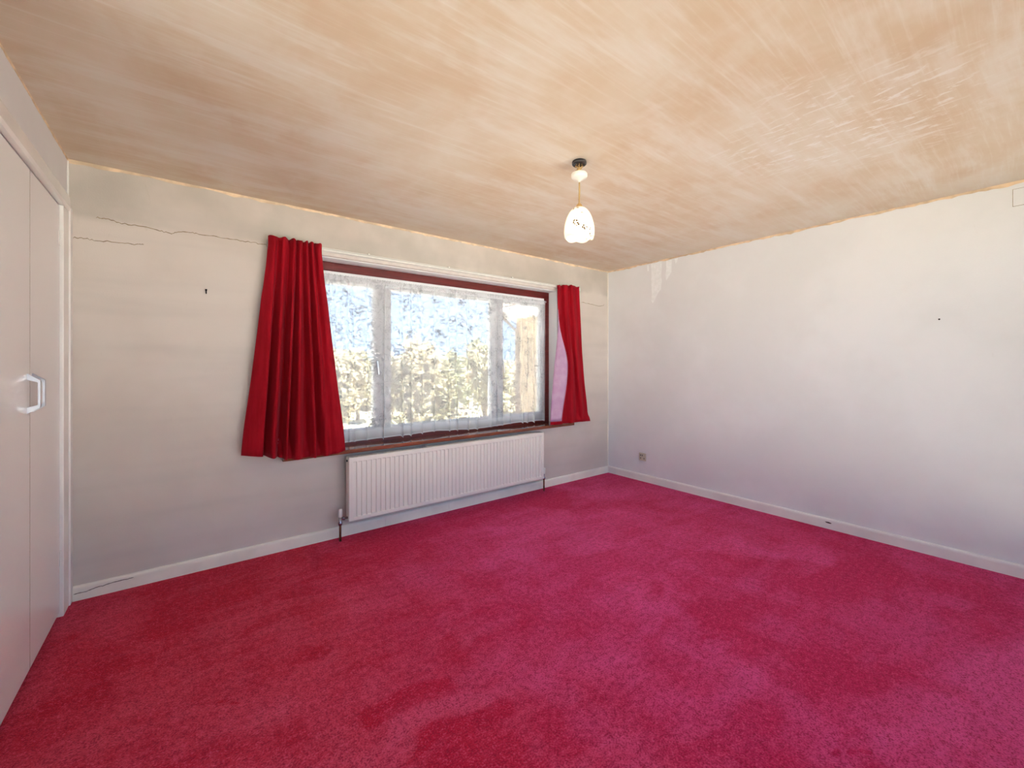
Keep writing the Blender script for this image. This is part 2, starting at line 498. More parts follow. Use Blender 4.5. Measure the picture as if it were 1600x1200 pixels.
def add_tube(bm, pts, rad, n=10, caps=True):
    pts = [Vector(p) for p in pts]
    rads = rad if isinstance(rad, (list, tuple)) else [rad] * len(pts)
    rings = []
    up = None
    for i, p in enumerate(pts):
        d = (pts[min(i + 1, len(pts) - 1)] - pts[max(i - 1, 0)]).normalized()
        if up is None:
            up = Vector((0, 0, 1)) if abs(d.z) < 0.9 else Vector((1, 0, 0))
        a = d.cross(up).normalized()
        b = a.cross(d).normalized()
        up = b
        rings.append([bm.verts.new(p + (a * math.cos(2 * math.pi * k / n) + b * math.sin(2 * math.pi * k / n)) * rads[i]) for k in range(n)])
    for r0, r1 in zip(rings, rings[1:]):
        for k in range(n):
            bm.faces.new((r0[k], r0[(k + 1) % n], r1[(k + 1) % n], r1[k]))
    if caps:
        bm.faces.new(rings[0][::-1])
        bm.faces.new(rings[-1])


def tube(name, pts, rad, mat, parent=None, n=10, smooth=True):
    bm = bmesh.new()
    add_tube(bm, pts, rad, n)
    return bm_obj(name, bm, mat, parent, smooth)


def add_lathe(bm, prof, c, n=32, close=True, wave=None):
    """prof: list of (r, z) turned around the vertical through c"""
    rings = []
    for i, (r, z) in enumerate(prof):
        ring = []
        for k in range(n):
            a = 2 * math.pi * k / n
            dz = wave(i, a) if wave else 0.0
            ring.append(bm.verts.new((c[0] + r * math.cos(a), c[1] + r * math.sin(a), c[2] + z + dz)))
        rings.append(ring)
    for r0, r1 in zip(rings, rings[1:]):
        for k in range(n):
            bm.faces.new((r0[k], r0[(k + 1) % n], r1[(k + 1) % n], r1[k]))
    if close:
        bm.faces.new(rings[0])
        bm.faces.new(rings[-1][::-1])


def lathe(name, prof, c, mat, parent=None, n=32, close=True, wave=None):
    bm = bmesh.new()
    add_lathe(bm, prof, c, n, close, wave)
    return bm_obj(name, bm, mat, parent, True)


def prism(name, outline, axis, a, b, mat, parent=None):
    """outline of 2D points pushed along an axis from a to b (axis 'x': points are (y, z); 'y': (x, z); 'z': (x, y))"""
    def p(q, t):
        return {'x': (t, q[0], q[1]), 'y': (q[0], t, q[1]), 'z': (q[0], q[1], t)}[axis]
    bm = bmesh.new()
    va = [bm.verts.new(p(q, a)) for q in outline]
    vb = [bm.verts.new(p(q, b)) for q in outline]
    n = len(outline)
    bm.faces.new(va)
    bm.faces.new(vb[::-1])
    for i in range(n):
        bm.faces.new((va[i], vb[i], vb[(i + 1) % n], va[(i + 1) % n]))
    return bm_obj(name, bm, mat, parent)


def tag(o, label=None, cat=None, group=None, kind=None):
    for k, v in (('label', label), ('category', cat), ('group', group), ('kind', kind)):
        if v:
            o[k] = v
    return o


def thing(name, label, cat, group=None, kind=None, loc=(0, 0, 0)):
    o = bpy.data.objects.new(name, None)
    COL.objects.link(o)
    o.empty_display_size = 0.1
    o.location = loc
    return tag(o, label, cat, group, kind)


def rebase(o, loc):
    """put a thing's Empty at its base while its parts stay where they are"""
    o.location = loc
    bpy.context.view_layer.update()
    for c in o.children:
        c.location = Vector(c.location) - Vector(loc)
    return o


def catmull(vals, t):
    n = len(vals) - 1
    i = min(int(t), n - 1)
    f = t - i
    p0, p1, p2, p3 = vals[max(i - 1, 0)], vals[i], vals[i + 1], vals[min(i + 2, n)]
    return 0.5 * (2 * p1 + (p2 - p0) * f + (2 * p0 - 5 * p1 + 4 * p2 - p3) * f * f + (3 * p1 - p0 - 3 * p2 + p3) * f ** 3)


# ------------------------------------------------------------------ the room
def slab(name, boxes, mat, label, cat):
    bm = bmesh.new()
    for lo, hi in boxes:
        add_box(bm, lo, hi)
    o = bm_obj(name, bm, mat)
    return tag(o, label, cat, kind='structure')


YE = W + 0.27
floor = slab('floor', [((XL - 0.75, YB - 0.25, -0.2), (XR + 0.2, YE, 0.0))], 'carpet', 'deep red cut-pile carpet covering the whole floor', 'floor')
ceiling = slab('ceiling', [((XL - 0.75, YB - 0.25, H), (XR + 0.2, YE, H + 0.2))], 'ceiling', 'bare peach skim plaster ceiling with trowel streaks', 'ceiling')
OX0, OX1, OZ0, OZ1 = 0.555, 3.142, 0.63, 2.080     # window opening
wall_back = slab('wall_back', [
    ((XL - 0.75, W, 0), (OX0, YE, H)), ((OX1, W, 0), (XR + 0.2, YE, H)),
    ((OX0, W, 0), (OX1, YE, OZ0)), ((OX0, W, OZ1), (OX1, YE, H))],
    'wall_back', 'stained beige wall around the window with plaster cracks', 'wall')
wall_right = slab('wall_right', [((XR, YB - 0.25, 0), (XR + 0.2, W, H))], 'wall_white', 'plain white painted wall right of the window', 'wall')
WY0, WY1, WZ = 1.92, W, 2.10    # wardrobe opening in the left wall
RY0, RY1, RZ0, RZ1 = -0.30, 1.80, 0.06, 2.34      # glazed opening added in the left wall to let in fill light
wall_left = slab('wall_left', [
    ((XL - 0.12, YB - 0.25, 0), (XL, RY0, H)), ((XL - 0.12, RY1, 0), (XL, WY0, H)),
    ((XL - 0.12, RY0, 0), (XL, RY1, RZ0)), ((XL - 0.12, RY0, RZ1), (XL, RY1, H)),
    ((XL - 0.12, WY0, WZ), (XL, W, H))],
    'wall_left', 'pale lilac-white wall above the built-in cupboard doors', 'wall')
QX0, QX1 = -0.40, 3.86                                # glazed opening added behind the viewer to let in fill light
wall_rear = slab('wall_rear', [
    ((XL, YB - 0.12, 0), (QX0, YB, H)), ((QX1, YB - 0.12, 0), (XR, YB, H)),
    ((QX0, YB - 0.12, 0), (QX1, YB, RZ0)), ((QX0, YB - 0.12, RZ1), (QX1, YB, H))],
    'wall_white', 'white wall behind the viewer', 'wall')


def polyline_strip(name, pts, width, plane, off, mat, parent, jag=0.004, thick=0.0012, sub=6):
    """a thin irregular crack on a wall; plane 'y' uses (x, z), 'x' uses (y, z)"""
    rnd = random.Random(len(pts) * 13 + int(pts[0][0] * 1000))
    dense = []
    for (a, b), (c, d) in zip(pts, pts[1:]):
        for k in range(sub):
            f = k / sub
            dense.append((a + (c - a) * f, b + (d - b) * f + rnd.uniform(-jag, jag)))
    dense.append(pts[-1])
    n = len(dense)
    up = [(x, z + width * rnd.uniform(0.3, 0.8) * (0.35 if i in (0, n - 1) else 1)) for i, (x, z) in enumerate(dense)]
    dn = [(x, z - width * rnd.uniform(0.1, 0.5) * (0.35 if i in (0, n - 1) else 1)) for i, (x, z) in enumerate(dense)]
    return prism(name, up + dn[::-1], plane, off, off - thick, mat, parent)


polyline_strip('crack', [(-0.408, 2.106), (-0.369, 2.11), (-0.303, 2.095), (-0.221, 2.094), (-0.135, 2.084), (-0.081, 2.079), (-0.06, 2.091), (0.008, 2.104), (0.049, 2.1), (0.164, 2.102), (0.267, 2.1), (0.358, 2.099), (0.421, 2.097)], 0.0045, 'y', W, 'crack', wall_back)
polyline_strip('crack', [(-0.498, 1.978), (-0.458, 1.982), (-0.408, 1.977), (-0.317, 1.985), (-0.235, 1.985), (-0.207, 1.99)], 0.004, 'y', W, 'crack', wall_back)
polyline_strip('crack', [(3.511, 1.992), (3.639, 1.985), (3.804, 1.976), (3.884, 1.983), (3.907, 2.000)], 0.0045, 'y', W, 'crack', wall_back)


def ragged(name, length, mk, mat, parent, depth=0.014, seed=1):
    """uneven skim plaster lapping from the ceiling down a wall"""
    rnd = random.Random(seed)
    n = int(length / 0.03)
    verts, faces = [], []
    for i in range(n + 1):
        t = length * i / n
        d = depth * (0.45 + 1.1 * abs(pnoise(Vector((t * 6, seed * 3.1, 0)))) + 0.5 * rnd.random())
        verts += [mk(t, H, 0.0), mk(t, H, 0.004), mk(t, H - d, 0.0015), mk(t, H - d, 0.0)]
    for i in range(n):
        a, b = 4 * i, 4 * i + 4
        for k in range(3):
            faces.append((a + k, a + k + 1, b + k + 1, b + k))
    return mesh(name, verts, faces, mat, parent)


ragged('plaster_edge', XR - XL, lambda t, z, o: (XL + t, W - o, z), 'peach_plaster', ceiling, 0.016, 2)
ragged('plaster_edge', W - YB, lambda t, z, o: (XR - o, YB + t, z), 'peach_plaster', ceiling, 0.015, 5)
ragged('plaster_edge', W - YB, lambda t, z, o: (XL + o, YB + t, z), 'peach_plaster', ceiling, 0.008, 9)

# torn paint showing raw plaster at the top of the right wall
for out in ([(2.677, 2.385), (2.645, 2.386), (2.640, 2.378), (2.610, 2.384), (2.545, 2.386), (2.545, 2.30), (2.553, 2.23), (2.545, 2.169), (2.556, 2.088), (2.575, 2.07), (2.606, 2.027), (2.628, 1.985), (2.653, 1.95), (2.669, 1.98), (2.664, 2.07), (2.672, 2.188), (2.668, 2.29)],
            [(2.492, 2.378), (2.455, 2.382), (2.426, 2.378), (2.433, 2.251), (2.455, 2.215), (2.492, 2.174), (2.499, 2.229), (2.490, 2.30)],
            [(2.725, 2.372), (2.701, 2.374), (2.701, 2.312), (2.717, 2.305)],
            [(2.395, 2.38), (2.360, 2.382), (2.368, 2.345), (2.385, 2.33)]):
    prism('torn_paint_patch', out, 'x', XR, XR - 0.0015, 'raw_plaster', wall_right)


# skirting boards
bb_back = thing('baseboard_back', 'cream painted skirting board below the window', 'skirting board', kind='structure')
for a, b in ((XL + 0.022, 1.2375), (1.2395, 1.8085), (1.8105, XR - 0.0165)):
    prof = [(0, 0), (0.016, 0), (0.016, 0.060), (0.0145, 0.070), (0.010, 0.076), (0.004, 0.079), (0, 0.079)]
    prism('skirting_length', [(W - d, z) for d, z in prof], 'x', a, b, 'cream_paint', bb_back)
polyline_strip('split', [(-0.494, 0.040), (-0.444, 0.039), (-0.400, 0.050), (-0.381, 0.050), (-0.33, 0.056), (-0.275, 0.056), (-0.25, 0.058)], 0.0032, 'y', W - 0.016, 'crack_dark', bb_back, jag=0.0012)
prof = [(0, 0), (0.016, 0), (0.016, 0.062), (0.0145, 0.071), (0.010, 0.077), (0.004, 0.080), (0, 0.080)]
bb_right = tag(prism('baseboard_right', [(XR - d, z) for d, z in prof], 'y', YB, W - 0.0002, 'gloss_white'),
               'white gloss skirting board along the right wall', 'skirting board', kind='structure')
chip = prism('paint_chip', [(1.055, 0.050), (1.075, 0.056), (1.10, 0.053), (1.09, 0.046), (1.065, 0.045)], 'x', XR - 0.016, XR - 0.0172, 'crack_dark', bb_right)

tag(box('trim_1', (XR - 0.011, W - 0.007, 0.081), (XR, W, H - 0.02), 'cream_paint', None, 0.002), 'thin cream filler strip down the corner beside the right curtain', 'trim', kind='structure')
tag(box('trim_2', (XL, W - 0.012, 2.19), (XL + 0.007, W, H - 0.012), 'gloss_white', None, 0.002), 'thin pale strip in the corner above the cupboard frame', 'trim', kind='structure')

# ------------------------------------------------------------------ built-in cupboard on the left
ward = thing('built_in_cupboard', 'built-in cupboard with plain white double doors set in the left wall', 'cupboard')
bm = bmesh.new()
add_box(bm, (XL - 0.66, WY0 - 0.02, 0.0), (XL - 0.64, W, WZ))
add_box(bm, (XL - 0.64, WY0 - 0.02, 0.0), (XL - 0.125, WY0 - 0.001, WZ))
add_box(bm, (XL - 0.64, WY0, WZ - 0.02), (XL - 0.125, W - 0.001, WZ - 0.001))
bm_obj('carcass', bm, 'door', ward)
FX = XL + 0.015
bm = bmesh.new()
add_box(bm, (XL - 0.10, 3.092, 0.0), (FX, 3.205, WZ), 0.004)
bm_obj('door_frame', bm, 'gloss_white', ward)
bm = bmesh.new()
add_box(bm, (XL - 0.10, 3.2055, 0.0), (FX + 0.006, W - 0.0005, WZ + 0.03), 0.004)
bm_obj('door_frame', bm, 'gloss_white', ward)
bm = bmesh.new()
add_box(bm, (XL - 0.10, WY0, 0.0), (FX, 2.086, WZ), 0.004)
bm_obj('door_frame', bm, 'gloss_white', ward)
bm = bmesh.new()
out = [(XL, 2.188), (XL + 0.012, 2.186), (XL + 0.020, 2.176), (XL + 0.022, 2.118), (XL + 0.016, 2.104), (XL, 2.1005)]
prism('head_moulding', out, 'y', 1.80, 3.205, 'gloss_white', ward)


def cup_door(y0, y1, hinge_y, rot, handle_y, hinges):
    d = box('door', (XL - 0.020, y0, 0.028), (XL, y1, WZ - 0.009), 'door', ward, 0.0)
    d.data.materials.append(M['crack'])  # dark door edges stand in for the shade in the gaps
    for f in d.data.polygons:
        if abs(f.normal.y) > 0.9 or abs(f.normal.z) > 0.9:
            f.material_index = 1
    h = bmesh.new()
    hy0, hy1 = handle_y - 0.011, handle_y + 0.011
    p = 0.037
    # flat strap: two raking ends and an upright grip
    outer = [(XL, 1.250), (XL + p, 1.222), (XL + p, 1.110), (XL, 1.085)]
    inner = [(XL, 1.224), (XL + p - 0.007, 1.213), (XL + p - 0.007, 1.119), (XL, 1.111)]
    vo = [[h.verts.new((x, y, z)) for x, z in outer] for y in (hy0, hy1)]
    vi = [[h.verts.new((x, y, z)) for x, z in inner] for y in (hy0, hy1)]
    for i in range(3):
        h.faces.new((vo[0][i], vo[0][i + 1], vi[0][i + 1], vi[0][i]))
        h.faces.new((vo[1][i], vi[1][i], vi[1][i + 1], vo[1][i + 1]))
        h.faces.new((vo[0][i], vo[1][i], vo[1][i + 1], vo[0][i + 1]))
        h.faces.new((vi[0][i], vi[0][i + 1], vi[1][i + 1], vi[1][i]))
    for i in (0, 3):
        h.faces.new((vo[0][i], vi[0][i], vi[1][i], vo[1][i]))
    bmesh.ops.bevel(h, geom=h.edges[:], offset=0.0016, segments=2, affect='EDGES')
    hd = bm_obj('handle', h, 'alu', d)
    tag(hd, 'satin metal pull handle')
    for zc in hinges:
        hb = bmesh.new()
        add_tube(hb, [(XL + 0.004, hinge_y, zc - 0.04), (XL + 0.004, hinge_y, zc + 0.04)], 0.0045, 8)
        add_box(hb, (XL, hinge_y - 0.012, zc - 0.036), (XL + 0.003, hinge_y + 0.004, zc + 0.036))
        bm_obj('hinge', hb, 'gloss_white', d)
    return d


cup_door(2.592, 3.089, 3.087, 0, 2.625, (0.30, 1.93))
cup_door(2.089, 2.588, 2.091, 0, 2.556, (0.30, 1.93))

# ------------------------------------------------------------------ window
win = thing('window_1', 'white three-light window in a dark red-brown timber surround', 'window', kind='structure')
FY0, FY1 = W + 0.130, W + 0.215
bm = bmesh.new()
# lining boards of the reveal
for lo, hi in (((OX0, W + 0.0005, OZ1 - 0.006), (OX1, FY0, OZ1 - 0.0005)), ((OX1 - 0.006, W + 0.0005, 0.662), (OX1 - 0.0005, FY0, OZ1 - 0.006)), ((OX0 + 0.0005, W + 0.0005, 0.662), (OX0 + 0.006, FY0, OZ1 - 0.006))):
    b2 = bmesh.new()
    add_box(b2, lo, hi)
    bm_obj('reveal_lining', b2, 'reveal', wall_back)
bm.free()
SX0, SX1, SZ0, SZ1 = OX0, OX1, 0.652, OZ1 - 0.006
bw = 0.066
for lo, hi in (((SX0, FY0, SZ1 - bw), (SX1, FY1, SZ1)), ((SX0, FY0, SZ0), (SX1, FY1, SZ0 + 0.062)),
               ((SX0, FY0, SZ0 + 0.062), (SX0 + bw, FY1, SZ1 - bw)), ((SX1 - bw, FY0, SZ0 + 0.062), (SX1, FY1, SZ1 - bw))):
    box('timber_surround', lo, hi, 'mahogany', win, 0.004)
# a slim stepped bead inside the timber
GX0, GX1, GZ0, GZ1 = SX0 + bw, SX1 - bw, SZ0 + 0.062, SZ1 - bw
UY0, UY1 = W + 0.140, W + 0.205
fw = 0.045
panes = [(GX0 + 0.075, 1.194), (1.351, 2.367), (2.508, GX1 - 0.070)]
mull = [(1.232, 1.300), (2.405, 2.470)]
for lo, hi in (((GX0, UY0, GZ1 - fw), (GX1, UY1, GZ1)), ((GX0, UY0, GZ0), (GX1, UY1, GZ0 + fw)),
               ((GX0, UY0, GZ0 + fw), (GX0 + fw, UY1, GZ1 - fw)), ((GX1 - fw, UY0, GZ0 + fw), (GX1, UY1, GZ1 - fw)),
               ((mull[0][0], UY0, GZ0 + fw), (mull[0][1], UY1, GZ1 - fw)), ((mull[1][0], UY0, GZ0 + fw), (mull[1][1], UY1, GZ1 - fw))):
    box('frame', lo, hi, 'upvc', win, 0.004)
bays = [(GX0 + fw, mull[0][0]), (mull[0][1], mull[1][0]), (mull[1][1], GX1 - fw)]
PZ0, PZ1 = 0.776, 1.912
for i, ((bx0, bx1), (px0, px1)) in enumerate(zip(bays, panes)):
    y0, y1 = (UY0 - 0.012, UY1 - 0.02) if i != 1 else (UY0 + 0.008, UY1 - 0.012)
    bm = bmesh.new()
    z0, z1 = GZ0 + fw - 0.004, GZ1 - fw + 0.004
    x0, x1 = bx0 - 0.006, bx1 + 0.006
    add_box(bm, (x0, y0, z0), (px0, y1, z1), 0.003)
    add_box(bm, (px1, y0, z0), (x1, y1, z1), 0.003)
    add_box(bm, (px0 - 0.002, y0 + 0.001, z0), (px1 + 0.002, y1 - 0.001, PZ0), 0.003)
    add_box(bm, (px0 - 0.002, y0 + 0.001, PZ1), (px1 + 0.002, y1 - 0.001, z1), 0.003)
    sash = bm_obj('sash' if i != 1 else 'fixed_light', bm, 'upvc', win)
    box('pane', (px0 - 0.004, UY0 + 0.028, PZ0 - 0.004), (px1 + 0.004, UY0 + 0.034, PZ1 + 0.004), 'glass', sash)
    if i != 1:
        hx = px1 + 0.020 if i == 0 else px0 - 0.020
        bm = bmesh.new()
        add_box(bm, (hx - 0.012, y0 - 0.012, 1.27), (hx + 0.012, y0, 1.34), 0.003)
        add_tube(bm, [(hx, y0 - 0.010, 1.315), (hx, y0 - 0.034, 1.312), (hx + 0.006, y0 - 0.036, 1.27), (hx + 0.012, y0 - 0.034, 1.205)], [0.008, 0.008, 0.008, 0.006], 8)
        bm_obj('window_handle', bm, 'alu', sash)
# hardwood sill board
prof = [(W - 0.086, 0.632), (W - 0.092, 0.638), (W - 0.092, 0.652), (W - 0.086, 0.660), (FY0, 0.660), (FY0, 0.632)]
bm = bmesh.new()
sill = box('window_sill', (0.500, W - 0.092, 0.630), (3.310, W - 0.0005, 0.660), 'sill_wood', win, 0.006)
box('window_sill', (OX0 + 0.001, W + 0.0005, OZ0 + 0.001), (OX1 - 0.001, FY0, 0.6595), 'sill_wood', win)
bm.free()

# glazed opening added beside the viewer, out of the picture, for fill daylight
fill_left = thing('fill_opening_left', 'wide glazed opening added in the left wall to brighten the room', 'window', kind='structure')
fx0, fx1 = XL - 0.09, XL - 0.03
for lo, hi in (((fx0, RY0, RZ0), (fx1, RY1, RZ0 + 0.06)), ((fx0, RY0, RZ1 - 0.06), (fx1, RY1, RZ1)),
               ((fx0, RY0, RZ0 + 0.06), (fx1, RY0 + 0.06, RZ1 - 0.06)), ((fx0, RY1 - 0.06, RZ0 + 0.06), (fx1, RY1, RZ1 - 0.06))):
    box('frame', lo, hi, 'upvc', fill_left, 0.004)
ym = (RY0 + RY1) / 2
box('frame', (fx0, ym - 0.035, RZ0 + 0.06), (fx1, ym + 0.035, RZ1 - 0.06), 'upvc', fill_left, 0.004)
for a, b in ((RY0 + 0.05, ym - 0.03), (ym + 0.03, RY1 - 0.05)):
    box('pane', (fx0 + 0.027, a, RZ0 + 0.05), (fx0 + 0.033, b, RZ1 - 0.05), 'glass', fill_left)

fill_rear = thing('fill_opening_rear', 'wide glazed opening added behind the viewer to brighten the room', 'window', kind='structure')  # added out of view as a source of fill daylight
qy0, qy1 = YB - 0.09, YB - 0.03
xm = (QX0 + QX1) / 2
for lo, hi in (((QX0, qy0, RZ0), (QX1, qy1, RZ0 + 0.06)), ((QX0, qy0, RZ1 - 0.06), (QX1, qy1, RZ1)),
               ((QX0, qy0, RZ0 + 0.06), (QX0 + 0.06, qy1, RZ1 - 0.06)), ((QX1 - 0.06, qy0, RZ0 + 0.06), (QX1, qy1, RZ1 - 0.06)),
               ((xm - 0.035, qy0, RZ0 + 0.06), (xm + 0.035, qy1, RZ1 - 0.06))):
    box('frame', lo, hi, 'upvc', fill_rear, 0.004)
for a, b in ((QX0 + 0.05, xm - 0.03), (xm + 0.03, QX1 - 0.05)):
    box('pane', (a, qy0 + 0.027, RZ0 + 0.05), (b, qy0 + 0.033, RZ1 - 0.05), 'glass', fill_rear)

# ------------------------------------------------------------------ curtain track
track = thing('curtain_track', 'long white curtain track fixed above the window', 'curtain track')
TZ = 2.115
prism('batten', [(W, 2.082), (W - 0.018, 2.082), (W - 0.020, 2.085), (W - 0.020, 2.128), (W - 0.016, 2.134), (W, 2.135)], 'x', 0.42, 3.46, 'track_paint', track)
prism('rail', [(W - 0.020, 2.108), (W - 0.034, 2.108), (W - 0.038, 2.112), (W - 0.038, 2.118), (W - 0.030, 2.120), (W - 0.030, 2.126), (W - 0.038, 2.128), (W - 0.038, 2.133), (W - 0.020, 2.136)], 'x', 0.42, 3.46, 'plastic_white', track)
for x in (0.43, 1.1, 1.8, 2.5, 3.12, 3.44):
    box('rail_bracket', (x - 0.008, W - 0.041, 2.128), (x + 0.008, W - 0.018, 2.142), 'plastic_white', track, 0.002)
for x in (3.085, 3.105):
    lathe('end_stop', [(0.004, -0.016), (0.007, -0.010), (0.007, 0.006), (0.004, 0.010)], (x, W - 0.044, 2.118), 'plastic_white', track, 10)


# ------------------------------------------------------------------ lined curtains
def curtain(name, levels, ztop, zbot_fn, label, head_hooks):
    """levels: list of (fraction down, [(x, d), ...]) fold control points, d = distance from the wall"""
    n = len(levels[0][1])
    NU, NV = (n - 1) * 9, 44
    t = thing(name, label, 'curtain', group='red velvet curtains')

    def at(u, v):
        # v 0 at the heading, 1 at the hem
        fr = [l[0] for l in levels]
        k = 0
        while k < len(fr) - 2 and v > fr[k + 1]:
            k += 1
        f = (v - fr[k]) / (fr[k + 1] - fr[k])
        pos = k + f
        cols_x, cols_d = [], []
        i0 = min(int(u), n - 2)
        for j in range(n):
            if abs(j - i0) > 3:
                cols_x.append(0)
                cols_d.append(0)
                continue
            cols_x.append(catmull([l[1][j][0] for l in levels], pos))
            cols_d.append(catmull([l[1][j][1] for l in levels], pos))
        x = catmull(cols_x, u)
        d = catmull(cols_d, u)
        zb = zbot_fn(u / (n - 1))
        z = ztop(u / (n - 1)) + (zb - ztop(u / (n - 1))) * v
        s = 0.004 * pnoise(Vector((x * 14, z * 3, 1.7)))
        dd = max(d + s, 0.046 if z > 2.05 else 0.028)
        if x > 0.48:                                   # the hem lies outside the sill nosing
            dd = max(dd, lerp(0.028, 0.100, min(1, max(0, (0.80 - z) / 0.12))))
        return Vector((x, W - dd, z))
    grid = [[at(u * (n - 1) / NU, v / NV) for u in range(NU + 1)] for v in range(NV + 1)]
    # normals towards the face side
    nor = []
    for v in range(NV + 1):
        row = []
        for u in range(NU + 1):
            du = grid[v][min(u + 1, NU)] - grid[v][max(u - 1, 0)]
            dv = grid[min(v + 1, NV)][u] - grid[max(v - 1, 0)][u]
            nn = dv.cross(du)
            row.append(nn.normalized() if nn.length > 1e-9 else Vector((0, -1, 0)))
        nor.append(row)

    def sheet(pname, off, mat, v0, v1, inset=0, th=0.0012):
        vs2, fs2 = [], []
        us = list(range(inset, NU + 1 - inset))
        for v in range(v0, v1 + 1):
            for u in us:
                vs2.append(grid[v][u] + nor[v][u] * off)
        m = len(us)
        for v in range(v1 - v0):
            for u in range(m - 1):
                a = v * m + u
                fs2.append((a, a + m, a + m + 1, a + 1))
        o = mesh(pname, vs2, fs2, mat, t, True)
        sm = o.modifiers.new('thickness', 'SOLIDIFY')
        sm.thickness = th
        sm.offset = 0
        return o
    sheet('face_fabric', 0.0015, 'velvet', 0, NV)
    sheet('lining', -0.0015, 'lining', 1, NV - 1, 1)
    sheet('heading_tape', -0.0035, 'plastic_white', 1, 3, 2)
    for u in head_hooks:
        p = grid[1][int(u * NU)]
        bm_ = bmesh.new()
        add_tube(bm_, [(p.x, p.y + 0.004, p.z - 0.03), (p.x, p.y + 0.008, p.z - 0.005), (p.x, min(p.y + 0.016, W - 0.042), p.z - 0.012)], 0.0015, 6)
        bm_obj('curtain_hook', bm_, 'plastic_white', t, True)
    return t


LTX = [0.421, 0.455, 0.480, 0.508, 0.545, 0.572, 0.595, 0.612, 0.634, 0.652, 0.672, 0.690, 0.710, 0.728, 0.754]
LBX = [0.269, 0.372, 0.392, 0.438, 0.486, 0.514, 0.540, 0.582, 0.648, 0.692, 0.722, 0.764, 0.802, 0.848, 0.904]
LTD = [0.060, 0.095, 0.050, 0.098, 0.050, 0.098, 0.052, 0.092, 0.050, 0.090, 0.050, 0.090, 0.052, 0.090, 0.060]
LBD = [0.060, 0.150, 0.030, 0.160, 0.030, 0.160, 0.045, 0.165, 0.060, 0.160, 0.060, 0.150, 0.125, 0.140, 0.105]
Lc = list(zip(LTX, LBX, LTD, LBD))


def lerp(a, b, f):
    return a + (b - a) * f


Llev = []
for fr, w in ((0.0, 0.0), (0.06, 0.02), (0.30, 0.27), (0.65, 0.63), (1.0, 1.0)):
    pinch = 0.72 if fr == 0.06 else 1.0
    Llev.append((fr, [(lerp(a, b, w), 0.052 + (lerp(c, d, min(1, w * 1.15)) - 0.052) * pinch) for a, b, c, d in Lc]))


def ltop(u):
    return 2.146 + 0.004 * math.sin(u * 60)


def lbot(u):
    return catmull([0.700, 0.685, 0.668, 0.652, 0.646, 0.644, 0.645, 0.650, 0.662], u * 8)


curtain('velvet_curtain', Llev, ltop, lbot, 'broad red velvet curtain drawn back at the left of the window', (0.03, 0.2, 0.35, 0.5, 0.65, 0.8, 0.97))
Rc = [[(3.079, 0.06), (3.073, 0.11), (3.144, 0.17), (3.07, 0.15)], [(3.074, 0.085), (3.069, 0.085), (3.009, 0.095), (2.937, 0.105)], [(3.15, 0.05), (3.169, 0.05), (3.195, 0.06), (3.175, 0.098)], [(3.168, 0.09), (3.196, 0.09), (3.254, 0.1), (3.243, 0.125)], [(3.256, 0.05), (3.286, 0.05), (3.345, 0.05), (3.385, 0.06)], [(3.274, 0.09), (3.313, 0.09), (3.353, 0.09), (3.424, 0.1)], [(3.365, 0.05), (3.406, 0.05), (3.447, 0.05), (3.519, 0.06)], [(3.415, 0.06), (3.446, 0.06), (3.477, 0.06), (3.55, 0.07)]]
Rlev = [(fr, [r[k] for r in Rc]) for k, fr in enumerate((0.0, 0.30, 0.58, 1.0))]
curtain('velvet_curtain', Rlev, lambda u: 2.118 + 0.028 * min(1, u * 1.6) + 0.003 * math.sin(u * 40), lambda u: 0.668 - 0.012 * u,
        'narrow red velvet curtain with pink lining turned out, right of the window', (0.05, 0.4, 0.7, 0.97))

# ------------------------------------------------------------------ net curtain
net = thing('net_curtain', 'white floral lace net curtain hanging across the window panes', 'net curtain')
NX0, NX1 = GX0 - 0.02, 3.060
NUn, NVn = 620, 26
rn = random.Random(3)
folds = []
x = NX0 + 0.02
while x < NX1:
    gap = 0.045 if x < 1.0 else rn.uniform(0.07, 0.15)
    folds.append((x, rn.uniform(0.012, 0.022), rn.uniform(0.007, 0.014), rn.uniform(-0.02, 0.02)))
    x += gap


def net_pt(fx, v):
    x = NX0 + (NX1 - NX0) * fx
    d = 0.0
    sx = 0.0
    for (cx, amp, wd, sl) in folds:
        q = (x - (cx + sl * v)) / wd
        if abs(q) < 4:
            e = math.exp(-q * q)
            d += amp * e * (0.35 + 0.65 * v)
            sx += 0.010 * q * e * (0.4 + 0.6 * v)          # pinch so that folds overlap
    d += 0.010 * math.sin(x * 9.0 + 1.3) * v
    hem = 0.008 * math.sin(x * 5.0) - 0.9 * max(0.0, d - 0.006) + 0.007 * pnoise(Vector((x * 7.0, 3.3, 0)))
    z = 1.978 - v * (1.978 - (0.684 + hem))
    if v < 0.04:
        z += 0.002 * math.sin(x * 300)
    return Vector((x - sx, W + 0.105 - d, z))


vs2, fs2, arc = [], [], []
row0 = [net_pt(u / NUn, 0.6) for u in range(NUn + 1)]
acc = [0.0]
for a, b in zip(row0, row0[1:]):
    acc.append(acc[-1] + (Vector((a.x, a.y)) - Vector((b.x, b.y))).length)
vl = [0.0, 0.012, 0.024, 0.036] + [0.05 + 0.95 * k / (NVn - 4) for k in range(NVn - 3)]
for v in vl:
    for u in range(NUn + 1):
        vs2.append(net_pt(u / NUn, v))
m = NUn + 1
for v in range(len(vl) - 1):
    for u in range(NUn):
        a = v * m + u
        fs2.append((a, a + m, a + m + 1, a + 1))
cloth = mesh('net_cloth', vs2, fs2, 'net', net, True)
uvl = cloth.data.uv_layers.new(name='cloth')
for poly in cloth.data.polygons:
    for li in poly.loop_indices:
        vi = cloth.data.loops[li].vertex_index
        uvl.data[li].uv = (acc[vi % m], (1 - vl[vi // m]) * 1.30)
